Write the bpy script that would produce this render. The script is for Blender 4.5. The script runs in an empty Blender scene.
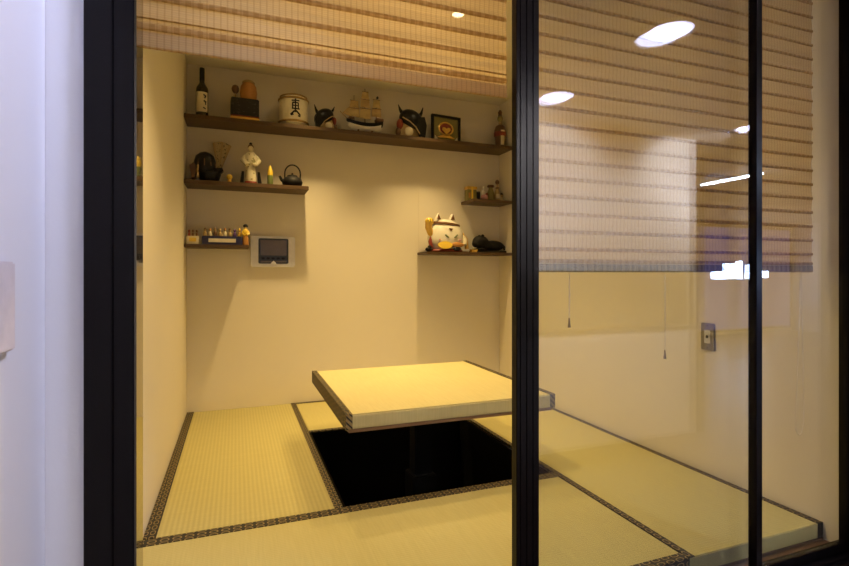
import bpy, bmesh, math, random
from mathutils import Vector, Matrix
random.seed(7)
PI = math.pi
S = bpy.context.scene
C = S.collection

# ------------------------------------------------------------------ camera
cam_d = bpy.data.cameras.new('camera'); cam = bpy.data.objects.new('camera', cam_d); C.objects.link(cam)
cam.location = (0, 0, 1.0); cam.rotation_euler = (PI / 2, 0, -math.radians(20.62))
cam_d.sensor_width = 36; cam_d.lens = 36 * 501 / 849; cam_d.shift_y = -10 / 849; cam_d.clip_start = .02
S.camera = cam
# ------------------------------------------------------------------ world, exposure
w = bpy.data.worlds.new('world'); S.world = w; w.use_nodes = True
w.node_tree.nodes['Background'].inputs[0].default_value = (.55, .62, .8, 1)
w.node_tree.nodes['Background'].inputs[1].default_value = .03
S.view_settings.view_transform = 'Standard'; S.view_settings.look = 'None'
S.view_settings.gamma = 1; S.view_settings.use_curve_mapping = False
S.view_settings.exposure = .3
try:
    S.cycles.use_denoising = True; S.cycles.sample_clamp_indirect = 6; S.cycles.max_bounces = 10
    S.cycles.transparent_max_bounces = 16; S.cycles.caustics_reflective = False; S.cycles.caustics_refractive = False
except Exception: pass
# light colours and strengths (lamps themselves are built further down)
WARM = (1.0, .695, .285); COOL = (.63, .66, 1.0)
ROOM_LAMPS = [  # x, y, watts, cone degrees, blend
    (1.2, 2.64, 58, 80, .9), (1.42, 3.42, 90, 84, 1), (.47, 3.42, 98, 84, 1), (.47, 1.95, 80, 110, .8), (1.42, 1.95, 26, 110, .8)]  # last one unseen, added to warm the lowered blind from behind
HALL_LAMPS = [(1.99, .46, 36, (0, 0), 115, 0), (2.02, -.50, 210, (-45, 0), 140, 1), (3.93, -.56, 150, (-45, 0), 140, 1), (.60, .80, 66, (0, 42), 88, 0), (.07, -.50, 26, (0, 0), 115, 1)]  # x, y, watts, aim, cone, warmer; last two unseen, added for left wall and strip
HALL_STRENGTH = 14

# ------------------------------------------------------------------ materials
def new_mat(name):
    m = bpy.data.materials.new(name); m.use_nodes = True
    nt = m.node_tree; b = nt.nodes['Principled BSDF']
    return m, nt, b
def N(nt, t, **kw):
    n = nt.nodes.new(t)
    for k, v in kw.items(): setattr(n, k, v)
    return n
def mth(nt, op, a, b=None):
    n = N(nt, 'ShaderNodeMath', operation=op)
    for i, v in enumerate((a, b)):
        if v is None: continue
        if isinstance(v, (int, float)): n.inputs[i].default_value = v
        else: nt.links.new(v, n.inputs[i])
    return n.outputs[0]
def mixc(nt, f, a, b):
    n = N(nt, 'ShaderNodeMix', data_type='RGBA')
    for i, v in ((0, f), (6, a), (7, b)):
        if isinstance(v, (int, float)): n.inputs[i].default_value = v
        elif isinstance(v, tuple): n.inputs[i].default_value = (*v, 1) if len(v) == 3 else v
        else: nt.links.new(v, n.inputs[i])
    return n.outputs[2]
def xyz(nt, scale=(1, 1, 1)):
    t = N(nt, 'ShaderNodeTexCoord'); mp = N(nt, 'ShaderNodeMapping'); mp.inputs['Scale'].default_value = scale
    nt.links.new(t.outputs['Object'], mp.inputs[0])
    return mp.outputs[0]
def noise(nt, vec, scale, detail=3):
    n = N(nt, 'ShaderNodeTexNoise'); n.inputs['Scale'].default_value = scale; n.inputs['Detail'].default_value = detail
    nt.links.new(vec, n.inputs['Vector']); return n.outputs['Fac']
def bump(nt, b, h, strength=.3, dist=.002):
    n = N(nt, 'ShaderNodeBump'); n.inputs['Strength'].default_value = strength; n.inputs['Distance'].default_value = dist
    nt.links.new(h, n.inputs['Height']); nt.links.new(n.outputs[0], b.inputs['Normal'])
def flat(name, col, rough=.5, metal=0, coat=0, var=.12, scale=40, stretch=(1, 1, 1), spec=.5):
    """a plain finish with slight procedural mottling"""
    m, nt, b = new_mat(name)
    f = noise(nt, xyz(nt, stretch), scale)
    lo = tuple(c * (1 - var) for c in col); hi = tuple(min(1, c * (1 + var)) for c in col)
    nt.links.new(mixc(nt, f, lo, hi), b.inputs['Base Color'])
    b.inputs['Roughness'].default_value = rough; b.inputs['Metallic'].default_value = metal
    b.inputs['Coat Weight'].default_value = coat; b.inputs['Specular IOR Level'].default_value = spec
    return m
def emit(name, col, strength):
    m = bpy.data.materials.new(name); m.use_nodes = True; nt = m.node_tree; nt.nodes.clear()
    e = N(nt, 'ShaderNodeEmission'); e.inputs[0].default_value = (*col, 1); e.inputs[1].default_value = strength
    o = N(nt, 'ShaderNodeOutputMaterial'); nt.links.new(e.outputs[0], o.inputs[0]); return m
def paint(name, col, rough=.7):
    m, nt, b = new_mat(name)
    v = xyz(nt); f = noise(nt, v, 3, 4); g = noise(nt, v, 160, 2)
    nt.links.new(mixc(nt, f, tuple(c * .96 for c in col), col), b.inputs['Base Color'])
    b.inputs['Roughness'].default_value = rough; bump(nt, b, g, .12, .001); return m
def wood(name, dark, light, axis=0, rough=.45):
    m, nt, b = new_mat(name)
    sc = [14, 14, 14]; sc[axis] = .9
    f = noise(nt, xyz(nt, tuple(sc)), 4, 5)
    nt.links.new(mixc(nt, f, dark, light), b.inputs['Base Color'])
    b.inputs['Roughness'].default_value = rough; bump(nt, b, f, .1, .001); return m
def tatami(name, axis, pitch=.02, contrast=.5, k=1):
    """woven rush: ribs run along `axis`"""
    m, nt, b = new_mat(name)
    v = xyz(nt); sp = N(nt, 'ShaderNodeSeparateXYZ'); nt.links.new(v, sp.inputs[0])
    across = sp.outputs[1 - axis]; along = sp.outputs[axis]
    rib = mth(nt, 'ADD', mth(nt, 'MULTIPLY', mth(nt, 'SINE', mth(nt, 'MULTIPLY', across, 2 * PI / pitch)), .5), .5)
    st = [6, 6, 6]; st[1 - axis] = 160 if False else 6; st = [3, 3, 3]; st[1 - axis] = 3; st[axis] = 60
    gr = noise(nt, xyz(nt, tuple(st)), 3, 4)
    st2 = [1.2, 1.2, 1.2]; bl = noise(nt, xyz(nt, tuple(st2)), 2.2, 3)
    c0 = mixc(nt, gr, (.43 * k, .38 * k, .145 * k * k), (.57 * k, .51 * k, .22 * k * k))
    c1 = mixc(nt, mth(nt, 'MULTIPLY', rib, contrast), c0, (.31, .27, .10))
    c2 = mixc(nt, mth(nt, 'MULTIPLY', bl, .35), c1, (.47, .40, .155))
    nt.links.new(c2, b.inputs['Base Color'])
    b.inputs['Roughness'].default_value = .5
    h = mth(nt, 'SUBTRACT', mth(nt, 'MULTIPLY', gr, .4), rib)
    bump(nt, b, h, .35, .0015); return m
def heri(name, axis, per=.085):
    """dark brocade edging with a gold chain figure along `axis`"""
    m, nt, b = new_mat(name)
    v = xyz(nt); sp = N(nt, 'ShaderNodeSeparateXYZ'); nt.links.new(v, sp.inputs[0])
    s = sp.outputs[axis]
    t = mth(nt, 'ADD', sp.outputs[1 - axis], sp.outputs[2])
    a = mth(nt, 'SINE', mth(nt, 'MULTIPLY', s, 2 * PI / per))
    c = mth(nt, 'SINE', mth(nt, 'MULTIPLY', t, 2 * PI / .05))
    p = mth(nt, 'MULTIPLY', a, c)
    q = mth(nt, 'ABSOLUTE', mth(nt, 'SUBTRACT', mth(nt, 'ABSOLUTE', p), .5))
    k = mth(nt, 'LESS_THAN', q, .15)
    n = noise(nt, v, 300, 1)
    f = mth(nt, 'MULTIPLY', k, mth(nt, 'ADD', .45, mth(nt, 'MULTIPLY', n, .6)))
    nt.links.new(mixc(nt, f, (.007, .0055, .005), (.36, .26, .10)), b.inputs['Base Color'])
    b.inputs['Roughness'].default_value = .6; return m
def blind_mat(name, base, dark, trans, gap, check=0):
    """woven reed: diffuse + translucent, with tiny open gaps in the weave"""
    m = bpy.data.materials.new(name); m.use_nodes = True; nt = m.node_tree; nt.nodes.clear()
    v = xyz(nt); sp = N(nt, 'ShaderNodeSeparateXYZ'); nt.links.new(v, sp.inputs[0])
    reed = mth(nt, 'ADD', mth(nt, 'MULTIPLY', mth(nt, 'SINE', mth(nt, 'MULTIPLY', sp.outputs[2], 2 * PI / .0055)), .5), .5)
    warp = mth(nt, 'GREATER_THAN', mth(nt, 'SINE', mth(nt, 'MULTIPLY', sp.outputs[0], 2 * PI / .0155)), .72)
    n = noise(nt, xyz(nt, (4, 4, 220)), 2.0, 3)
    col = mixc(nt, n, base, tuple(c * .72 for c in base))
    col = mixc(nt, mth(nt, 'MULTIPLY', reed, .25), col, dark)
    col = mixc(nt, mth(nt, 'MULTIPLY', warp, .48), col, dark)
    if check:
        ck = mth(nt, 'GREATER_THAN', mth(nt, 'SINE', mth(nt, 'MULTIPLY', sp.outputs[0], 2 * PI / .026)), .1)
        col = mixc(nt, mth(nt, 'MULTIPLY', ck, check), col, dark)
    d = N(nt, 'ShaderNodeBsdfDiffuse'); t = N(nt, 'ShaderNodeBsdfTranslucent'); tr = N(nt, 'ShaderNodeBsdfTransparent')
    nt.links.new(col, d.inputs[0]); nt.links.new(col, t.inputs[0])
    x1 = N(nt, 'ShaderNodeMixShader'); x1.inputs[0].default_value = trans
    nt.links.new(d.outputs[0], x1.inputs[1]); nt.links.new(t.outputs[0], x1.inputs[2])
    x2 = N(nt, 'ShaderNodeMixShader'); x2.inputs[0].default_value = gap
    nt.links.new(x1.outputs[0], x2.inputs[1]); nt.links.new(tr.outputs[0], x2.inputs[2])
    bp = N(nt, 'ShaderNodeBump'); bp.inputs['Strength'].default_value = .3; bp.inputs['Distance'].default_value = .001
    nt.links.new(reed, bp.inputs['Height']); nt.links.new(bp.outputs[0], d.inputs['Normal'])
    o = N(nt, 'ShaderNodeOutputMaterial'); nt.links.new(x2.outputs[0], o.inputs[0]); return m
def glass_mat():
    m = bpy.data.materials.new('door_glass'); m.use_nodes = True; nt = m.node_tree; nt.nodes.clear()
    g = N(nt, 'ShaderNodeNewGeometry'); fr = N(nt, 'ShaderNodeFresnel')
    # same reflectance on both faces of the thin pane
    ior = mth(nt, 'ADD', mth(nt, 'MULTIPLY', g.outputs['Backfacing'], 1 / 1.5 - 1.5), 1.5)
    nt.links.new(ior, fr.inputs['IOR'])
    gl = N(nt, 'ShaderNodeBsdfGlossy'); gl.inputs['Roughness'].default_value = .012
    tr = N(nt, 'ShaderNodeBsdfTransparent'); tr.inputs[0].default_value = (.975, .985, .98, 1)
    x = N(nt, 'ShaderNodeMixShader'); nt.links.new(fr.outputs[0], x.inputs[0])
    nt.links.new(tr.outputs[0], x.inputs[1]); nt.links.new(gl.outputs[0], x.inputs[2])
    o = N(nt, 'ShaderNodeOutputMaterial'); nt.links.new(x.outputs[0], o.inputs[0]); return m
def print_mat(name, bg, ink, scale, thr=.55, stretch=(1, 1, 1)):
    """flat print: irregular ink marks on a ground"""
    m, nt, b = new_mat(name)
    f = mth(nt, 'GREATER_THAN', noise(nt, xyz(nt, stretch), scale, 2), thr)
    nt.links.new(mixc(nt, f, bg, ink), b.inputs['Base Color']); b.inputs['Roughness'].default_value = .5; return m

M = {
 'wall': paint('cream_wall', (.80, .74, .60)), 'ceil': paint('ceiling_paint', (.80, .75, .62)),
 'white': paint('white_wall', (.84, .84, .86)), 'hall_ceil': paint('hall_ceiling_paint', (.36, .33, .31)), 'hall_tan': paint('tan_reflection_band', (.34, .27, .17)),
 'hallfloor': wood('hall_floor_wood', (.035, .018, .010), (.085, .045, .024), 0, .35),
 'frame': flat('dark_frame', (.0045, .0032, .0032), .24, 0, 0, .2, 30, (1, 1, 1), .16),
 'reveal': flat('polished_reveal', (.10, .085, .05), .06, .85, .6, .1, 10),
 'shelf': wood('shelf_wood', (.050, .026, .009), (.115, .062, .022), 0, .5),
 'sill': wood('sill_wood', (.10, .055, .025), (.20, .115, .055), 0, .4),
 'under': wood('table_wood', (.20, .105, .045), (.33, .19, .085), 0, .45),
 'pit': flat('pit_lining', (.004, .0035, .003), .9, spec=.08), 'steel_black': flat('black_steel', (.004, .004, .004), .85, spec=.08),
 'tat_y': tatami('tatami_ribs_depthwise', 1, .0195, .42), 'tat_x': tatami('tatami_ribs_crosswise', 0, .012, .15),
 'tat_pale': tatami('tatami_pale_new_lit', 0, .012, .12, 1.24), 'tat_edge': flat('tatami_edge', (.46, .43, .24), .8, 0, 0, .2, 90, (1, 1, 6)),  # tat_pale: newer table mat, lightened further to carry lamp brightness
 'heri_y': heri('edging_depthwise', 1), 'heri_t': heri('edging_table', 1, .15), 'heri_x': heri('edging_crosswise', 0),
 'blind': blind_mat('reed_weave', (.70, .52, .25), (.40, .27, .11), .55, .05),
 'stripe': blind_mat('reed_stripe', (.66, .46, .19), (.42, .27, .09), .68, .06, .7),
 'hem': blind_mat('reed_hem', (.46, .33, .15), (.18, .12, .05), .4, .005, .5),
 'glass': glass_mat(), 'cord': flat('cord', (.72, .66, .54), .7), 'pull': flat('cord_pull', (.16, .10, .06), .4),
 'black': flat('gloss_black', (.008, .008, .010), .3, spec=.3), 'matblack': flat('cast_iron', (.008, .007, .007), .6, 0, 0, .3, 120, spec=.2),
 'cream': flat('cream_ceramic', (.74, .66, .46), .35), 'whitec': flat('white_ceramic', (.82, .78, .66), .22, 0, .4),
 'red': flat('red_lacquer', (.24, .035, .018), .4), 'gold': flat('gold_leaf', (.72, .46, .10), .32, .7),
 'yellow': flat('yellow_glaze', (.80, .56, .06), .4), 'orange': flat('amber_clay', (.46, .21, .045), .5),
 'brown': flat('brown_glaze', (.14, .065, .025), .4), 'olive': flat('olive_ground', (.22, .19, .055), .5),
 'straw': flat('straw_rope', (.30, .19, .06), .85, 0, 0, .4, 160), 'sail': flat('sail_cloth', (.52, .40, .19), .8), 'tan': flat('tan_clay', (.46, .33, .15), .6),
 'bottle': flat('dark_bottle_glass', (.008, .010, .008), .12, 0, .5), 'navy': flat('navy_lacquer', (.016, .014, .060), .3),
 'purple': flat('purple_glaze', (.10, .04, .16), .4), 'pink': flat('pink_glaze', (.62, .32, .32), .4),
 'silver': flat('silver_plastic', (.74, .74, .80), .35, 0), 'screen': flat('grey_screen', (.13, .105, .095), .2),
 'bezel': flat('dark_bezel', (.025, .028, .038), .3), 'grey': flat('grey_plate', (.30, .28, .26), .35, .5),
 'plate': flat('white_switch', (.74, .68, .68), .35), 'green': flat('green_glaze', (.16, .20, .06), .4),
 'label': print_mat('bottle_label', (.66, .58, .36), (.05, .04, .03), 70, .60, (1, 1, .7)),
 'boxprint': print_mat('box_print', (.008, .007, .009), (.05, .042, .045), 34, .62, (1, 1, 2)),
 'robe': print_mat('robe_print', (.78, .72, .52), (.34, .31, .12), 42, .60),
 'fanprint': print_mat('fan_print', (.50, .40, .20), (.16, .12, .05), 60, .58),
 'lens_w': emit('warm_lens', (1, .80, .45), 30), 'lens_c': emit('cool_lens', COOL, HALL_STRENGTH),
 'window': emit('lit_window', (.50, .66, 1.0), 25), 'blue_glow': emit('added_blue_glow', (.12, .22, 1.0), .45), 'tube': emit('led_tube', (.55, .70, 1.0), 60),
}

# ------------------------------------------------------------------ mesh helpers
def box(bm, x0, x1, y0, y1, z0, z1, bev=0):
    r = bmesh.ops.create_cube(bm, size=1, matrix=Matrix.Translation(((x0 + x1) / 2, (y0 + y1) / 2, (z0 + z1) / 2)) @ Matrix.Diagonal((x1 - x0, y1 - y0, z1 - z0, 1)))
    if bev:
        es = list({e for v in r['verts'] for e in v.link_edges})
        bmesh.ops.bevel(bm, geom=es, offset=bev, segments=2, affect='EDGES')
    return bm
def ell(bm, c, r, rot=None, u=20, v=12):
    mt = Matrix.Translation(c)
    if rot: mt = mt @ Matrix.Rotation(rot[1], 4, rot[0])
    bmesh.ops.create_uvsphere(bm, u_segments=u, v_segments=v, radius=1, matrix=mt @ Matrix.Diagonal((*r, 1)))
    return bm
def lathe(bm, prof, n=28, c=(0, 0, 0), a0=0, a1=2 * PI, sx=1, sy=1):
    full = abs(a1 - a0 - 2 * PI) < 1e-6; k = n if full else n + 1
    rings = []
    for r, z in prof:
        if r < 1e-6: rings.append([bm.verts.new((c[0], c[1], c[2] + z))]); continue
        rings.append([bm.verts.new((c[0] + sx * r * math.cos(a0 + (a1 - a0) * i / n), c[1] + sy * r * math.sin(a0 + (a1 - a0) * i / n), c[2] + z)) for i in range(k)])
    for A, B in zip(rings, rings[1:]):
        for i in range(n):
            j = (i + 1) % k
            if len(A) == 1 and len(B) == 1: continue
            if len(A) == 1: bm.faces.new((A[0], B[j], B[i]))
            elif len(B) == 1: bm.faces.new((A[i], A[j], B[0]))
            else: bm.faces.new((A[i], A[j], B[j], B[i]))
    return bm
def tube(bm, pts, r, n=10):
    rs = r if isinstance(r, (list, tuple)) else [r] * len(pts)
    P = [Vector(p) for p in pts]; prev = None; rings = []
    for i, p in enumerate(P):
        d = (P[min(i + 1, len(P) - 1)] - P[max(i - 1, 0)]).normalized()
        up = Vector((0, 0, 1)) if abs(d.z) < .95 else Vector((1, 0, 0))
        if prev is None: a = d.cross(up).normalized()
        else: a = (prev - d * prev.dot(d)).normalized()
        prev = a; b = d.cross(a)
        rings.append([bm.verts.new(p + (a * math.cos(2 * PI * k / n) + b * math.sin(2 * PI * k / n)) * rs[i]) for k in range(n)])
    for A, B in zip(rings, rings[1:]):
        for k in range(n): bm.faces.new((A[k], A[(k + 1) % n], B[(k + 1) % n], B[k]))
    bm.faces.new(rings[0][::-1]); bm.faces.new(rings[-1])
    return bm
def prism(bm, poly, y0, y1):
    """polygon in the x-z plane, thickness along y"""
    A = [bm.verts.new((x, y0, z)) for x, z in poly]; B = [bm.verts.new((x, y1, z)) for x, z in poly]
    bm.faces.new(A); bm.faces.new(B[::-1]); n = len(poly)
    for i in range(n): bm.faces.new((A[i], B[i], B[(i + 1) % n], A[(i + 1) % n]))
    return bm
def bmn(): return bmesh.new()
def obj(name, bm, mat, parent=None, smooth=False):
    bmesh.ops.recalc_face_normals(bm, faces=bm.faces)
    me = bpy.data.meshes.new(name); bm.to_mesh(me); bm.free()
    if smooth:
        for p in me.polygons: p.use_smooth = True
        try: me.set_sharp_from_angle(angle=math.radians(42))
        except Exception: pass
    me.materials.append(M[mat] if isinstance(mat, str) else mat)
    o = bpy.data.objects.new(name, me); C.objects.link(o)
    if parent: o.parent = parent
    return o
def tag(o, label, cat, group=None):
    o['label'] = label; o['category'] = cat
    if group: o['group'] = group
    return o
def thing(name, label, cat, loc=(0, 0, 0), rz=0, group=None):
    o = bpy.data.objects.new(name, None); C.objects.link(o); o.location = loc; o.rotation_euler = (0, 0, rz)
    o.empty_display_size = .05
    return tag(o, label, cat, group)
def struct(name, bm, mat, parent=None):
    o = obj(name, bm, mat, parent)
    if not parent: o['kind'] = 'structure'
    return o

# ------------------------------------------------------------------ the setting: tatami room
XL, XR, YB, YF, ZC = -.33, 2.205, 3.96, 1.317, 2.5
HX0, HX1, HY0, HY1 = .43, 1.475, 2.125, 3.20           # the sunken pit
bm = bmn()
for a in ((XL, HX0, YF, YB), (HX1, XR, YF, YB), (HX0, HX1, YF, HY0), (HX0, HX1, HY1, YB)): box(bm, *a, -.16, -.06)
struct('floor', bm, 'sill')
bm = bmn()
t = .03
box(bm, HX0 - t, HX0, HY0 - t, HY1 + t, -.56, -.162); box(bm, HX1, HX1 + t, HY0 - t, HY1 + t, -.56, -.162)
box(bm, HX0, HX1, HY0 - t, HY0, -.56, -.162); box(bm, HX0, HX1, HY1, HY1 + t, -.56, -.162)
pit = struct('floor_pit', bm, 'pit')
struct('pit_floor', box(bmn(), HX0, HX1, HY0, HY1, -.56, -.53), 'pit', pit)
bm = bmn(); e = .012
for a in ((HX0, HX0 + e, HY0, HY1), (HX1 - e, HX1, HY0, HY1), (HX0 + e, HX1 - e, HY0, HY0 + e), (HX0 + e, HX1 - e, HY1 - e, HY1)): box(bm, *a, -.162, -.004)
struct('pit_rim', bm, 'pit', pit)
struct('wall_back', box(bmn(), XL - .1, XR + .1, YB, YB + .1, -.16, ZC), 'wall')
struct('wall_left', box(bmn(), XL - .1, XL, 1.292, YB, -.16, ZC), 'wall')
struct('wall_right', box(bmn(), XR, XR + .1, 1.262, YB, -.16, ZC), 'wall')
struct('ceiling', box(bmn(), XL - .1, XR + .1, 1.17, YB + .1, ZC, ZC + .1), 'ceil')
struct('wall_front', box(bmn(), -.281, XR + .1, 1.17, 1.262, 2.19, ZC), 'wall')
# faint flush panel behind the lucky cat
struct('trim_1', box(bmn(), 1.437, 2.20, YB - .004, YB - .0002, 1.19, 1.731, .001), 'wall')

# ------------------------------------------------------------------ hall outside the doors
ZF, ZH = -.42, 2.19
struct('floor_hall', box(bmn(), -.45, 13, -6, 1.10, ZF - .05, ZF), 'hallfloor')
struct('ceiling_hall', box(bmn(), -.45, 13, -6, 1.165, ZH, ZH + .08), 'hall_ceil')
struct('wall_hall_left', box(bmn(), -.45, -.347, -1.0, 1.17, ZF, ZH), 'white')
struct('wall_front_left', box(bmn(), -.45, -.2825, 1.1715, 1.2905, ZF, ZC), 'white')
wb = struct('wall_hall_back', box(bmn(), -.45, 3.85, -1.1, -1.0, ZF, ZH), 'white')
struct('unseen_tan_band', box(bmn(), -.345, 3.80, -.999, -.985, .54, 1.02), 'hall_tan', wb)  # unseen tan band, added to darken part of the glass reflection
struct('wall_hall_front', box(bmn(), 2.32, 13, 1.165, 1.265, ZF, ZH), 'white')
struct('trim_2', box(bmn(), 3.851, 3.93, -1.11, -.98, ZF, ZH), 'frame')
fw = struct('wall_hall_far', box(bmn(), -.45, 13, -6.1, -6.0, ZF, ZH), 'white')
struct('wall_hall_right', box(bmn(), 13, 13.1, -6.1, 1.165, ZF, ZH), 'white')
wn = struct('window_1', box(bmn(), 9.6, 12.95, -5.9995, -5.997, -.35, 2.1), 'frame')
obj('blue_glow_pane', box(bmn(), 9.65, 12.9, -5.996, -5.99, -.30, 2.05), 'blue_glow', wn)  # added blue glow, lays a blue haze over the door reflections
for i, (x0, x1, z0, z1) in enumerate(((10.12, 10.48, .86, 1.03), (10.50, 10.80, .86, 1.22), (10.82, 11.05, .86, 1.28), (11.22, 11.40, .86, 1.20), (11.55, 11.80, .88, 1.22), (11.82, 12.12, .88, 1.05))):
    obj('pane', box(bmn(), x0, x1, -5.984, -5.98, z0, z1), 'window', wn)

# ------------------------------------------------------------------ door frame, track, jambs
bm = bmn(); box(bm, -.281, -.232, 1.158, 1.24, -.12, 2.188, .002); box(bm, -.2315, -.194, 1.164, 1.24, -.12, 2.188, .002)
j = struct('trim_3', bm, 'frame')
struct('reveal_face', box(bmn(), -.1938, -.190, 1.164, 1.24, -.06, 2.188), 'reveal', j)
struct('trim_4', box(bmn(), XR - .005, 2.315, 1.15, 1.261, -.12, 2.188, .002), 'frame')
struct('trim_5', box(bmn(), -.189, XR - .006, 1.16, 1.261, 2.135, 2.188), 'frame')
tr = struct('trim_6', box(bmn(), -.189, XR - .006, 1.15, 1.262, -.14, -.075), 'frame')
for y in (1.168, 1.205, 1.24): struct('track_rail', box(bmn(), -.189, XR - .006, y - .006, y + .006, -.075, -.064), 'frame', tr)
struct('trim_7', box(bmn(), -.28, XR, 1.263, YF - .002, -.16, -.066, .002), 'sill')
struct('trim_8', box(bmn(), -.345, 2.31, 1.105, 1.149, ZF, -.10, .003), 'hallfloor')

def sliding_door(label, x0, x1, y, wl, wr, kind_handle=None):
    d = thing('glass_sliding_door', label, 'glass door', ((x0 + x1) / 2, y, -.062), 0, 'glass sliding doors')
    hw = (x1 - x0) / 2; z1 = 2.19
    def stile(a, b):
        bm = bmn(); box(bm, a, b, -.013, .013, 0, z1, .0015)
        wdt = b - a
        for k in (.22, .5, .78): box(bm, a + wdt * k - .004, a + wdt * k + .004, -.0155, -.0135, .01, z1 - .01)
        return bm
    obj('stile', stile(-hw, -hw + wl), 'frame', d); obj('stile', stile(hw - wr, hw), 'frame', d)
    obj('bottom_rail', box(bmn(), -hw + wl, hw - wr, -.012, .012, 0, .030, .001), 'frame', d)
    obj('top_rail', box(bmn(), -hw + wl, hw - wr, -.012, .012, z1 - .05, z1, .001), 'frame', d)
    obj('glass_pane', box(bmn(), -hw + wl, hw - wr, -.003, .003, .030, z1 - .05), 'glass', d)
    return d
sliding_door('front glass sliding door whose left stile stands at the middle of the opening', .695, 1.623, 1.168, .070, .029)
sliding_door('glass sliding door slid open directly behind the front door panel', .7265, 1.677, 1.205, .060, .033)
sliding_door('narrow glass door panel closing the right end beside the dark jamb', 1.692, XR - .008, 1.240, .034, .004)

# ------------------------------------------------------------------ tatami mats
def mat_(label, x0, x1, y0, y1, axis, edges, fold=()):
    """edges: dict side -> border width (sides: left right front back)"""
    g = .002
    x0 += g; x1 -= g; y0 += g; y1 -= g
    o = thing('tatami_mat', label, 'tatami mat', ((x0 + x1) / 2, (y0 + y1) / 2, -.06), 0, 'tatami mats around the pit')
    hx, hy = (x1 - x0) / 2, (y1 - y0) / 2; tn = 'tat_y' if axis == 1 else 'tat_x'
    l, r, f, b = (edges.get(k, 0) for k in ('left', 'right', 'front', 'back'))
    bm = bmn(); box(bm, -hx + (.002 if l else 0), hx - (.002 if r else 0), -hy + (.002 if f else 0), hy - (.002 if b else 0), 0, .0585, .003)
    obj('rush_cover', bm, tn, o)
    for side, wd in edges.items():
        bm = bmn(); z0, z1 = .0588, .0612
        if side == 'left': box(bm, -hx, -hx + wd, -hy, hy, z0, z1); box(bm, -hx, -hx + .0018, -hy, hy, .002, z0); hn = 'heri_y'
        if side == 'right': box(bm, hx - wd, hx, -hy, hy, z0, z1); box(bm, hx - .0018, hx, -hy, hy, .002, z0); hn = 'heri_y'
        if side == 'front': box(bm, -hx, hx, -hy, -hy + wd, z0, z1); box(bm, -hx, hx, -hy, -hy + .0018, .002, z0); hn = 'heri_x'
        if side == 'back': box(bm, -hx, hx, hy - wd, hy, z0, z1); box(bm, -hx, hx, hy - .0018, hy, .002, z0); hn = 'heri_x'
        if side in fold:   # brocade turned down over the exposed front end
            s = hx - wd if side == 'right' else -hx
            box(bm, s, s + wd, -hy - .0015, -hy - .0002, .002, z1)
        obj('brocade_edging', bm, hn, o)
    return o
mat_('ribbed tatami mat along the left wall', XL, HX0, HY0, YB, 1, {'left': .045, 'right': .036})
mat_('tatami mat across the front of the pit, nearest the door track', XL, 1.488, YF, HY0, 0, {'back': .05, 'front': .034})
mat_('tatami mat along the right wall, beneath the wall outlet', 1.488, XR, YF, YB, 0, {'left': .026, 'right': .030}, ('right',))
mat_('small tatami mat between the pit and the back wall', HX0, 1.488, HY1, YB, 0, {'front': .03, 'back': .03})

# ------------------------------------------------------------------ lift table
tb = thing('lift_table', 'square raised table with tatami top hovering over the dark sunken pit', 'table', (.958, 2.605, -.53))
hx, hy, z0 = .523, .505, .53
obj('table_top', box(bmn(), -hx + .004, hx - .004, -hy, hy, z0 + .335, z0 + .398, .006), 'tat_pale', tb)
for s in (-1, 1):
    bm = bmn(); xo = s * hx; xi = s * (hx - .028)
    box(bm, min(xo, xi), max(xo, xi), -hy - .002, hy + .002, z0 + .3985, z0 + .402, .001)
    a, b = sorted((s * (hx - .0035), xo)); box(bm, a, b, -hy - .002, hy + .002, z0 + .332, z0 + .398)
    box(bm, min(xo, xi) , max(xo, xi), -hy - .0035, -hy - .0005, z0 + .335, z0 + .400)
    obj('brocade_edging', bm, 'heri_t', tb)
obj('under_board', box(bmn(), -hx + .012, hx - .012, -hy + .004, hy - .012, z0 + .319, z0 + .334, .003), 'under', tb)
obj('top_bracket', box(bmn(), -.2, .2, -.2, .2, z0 + .304, z0 + .318, .003), 'steel_black', tb)
obj('inner_column', box(bmn(), -.05, .05, -.05, .05, z0 - .1, z0 + .304, .006), 'steel_black', tb)
obj('outer_column', box(bmn(), -.07, .07, -.07, .07, .012, z0 - .1, .006), 'steel_black', tb)
obj('base_plate', box(bmn(), -.22, .22, -.22, .22, 0, .012, .003), 'steel_black', tb)

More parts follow.
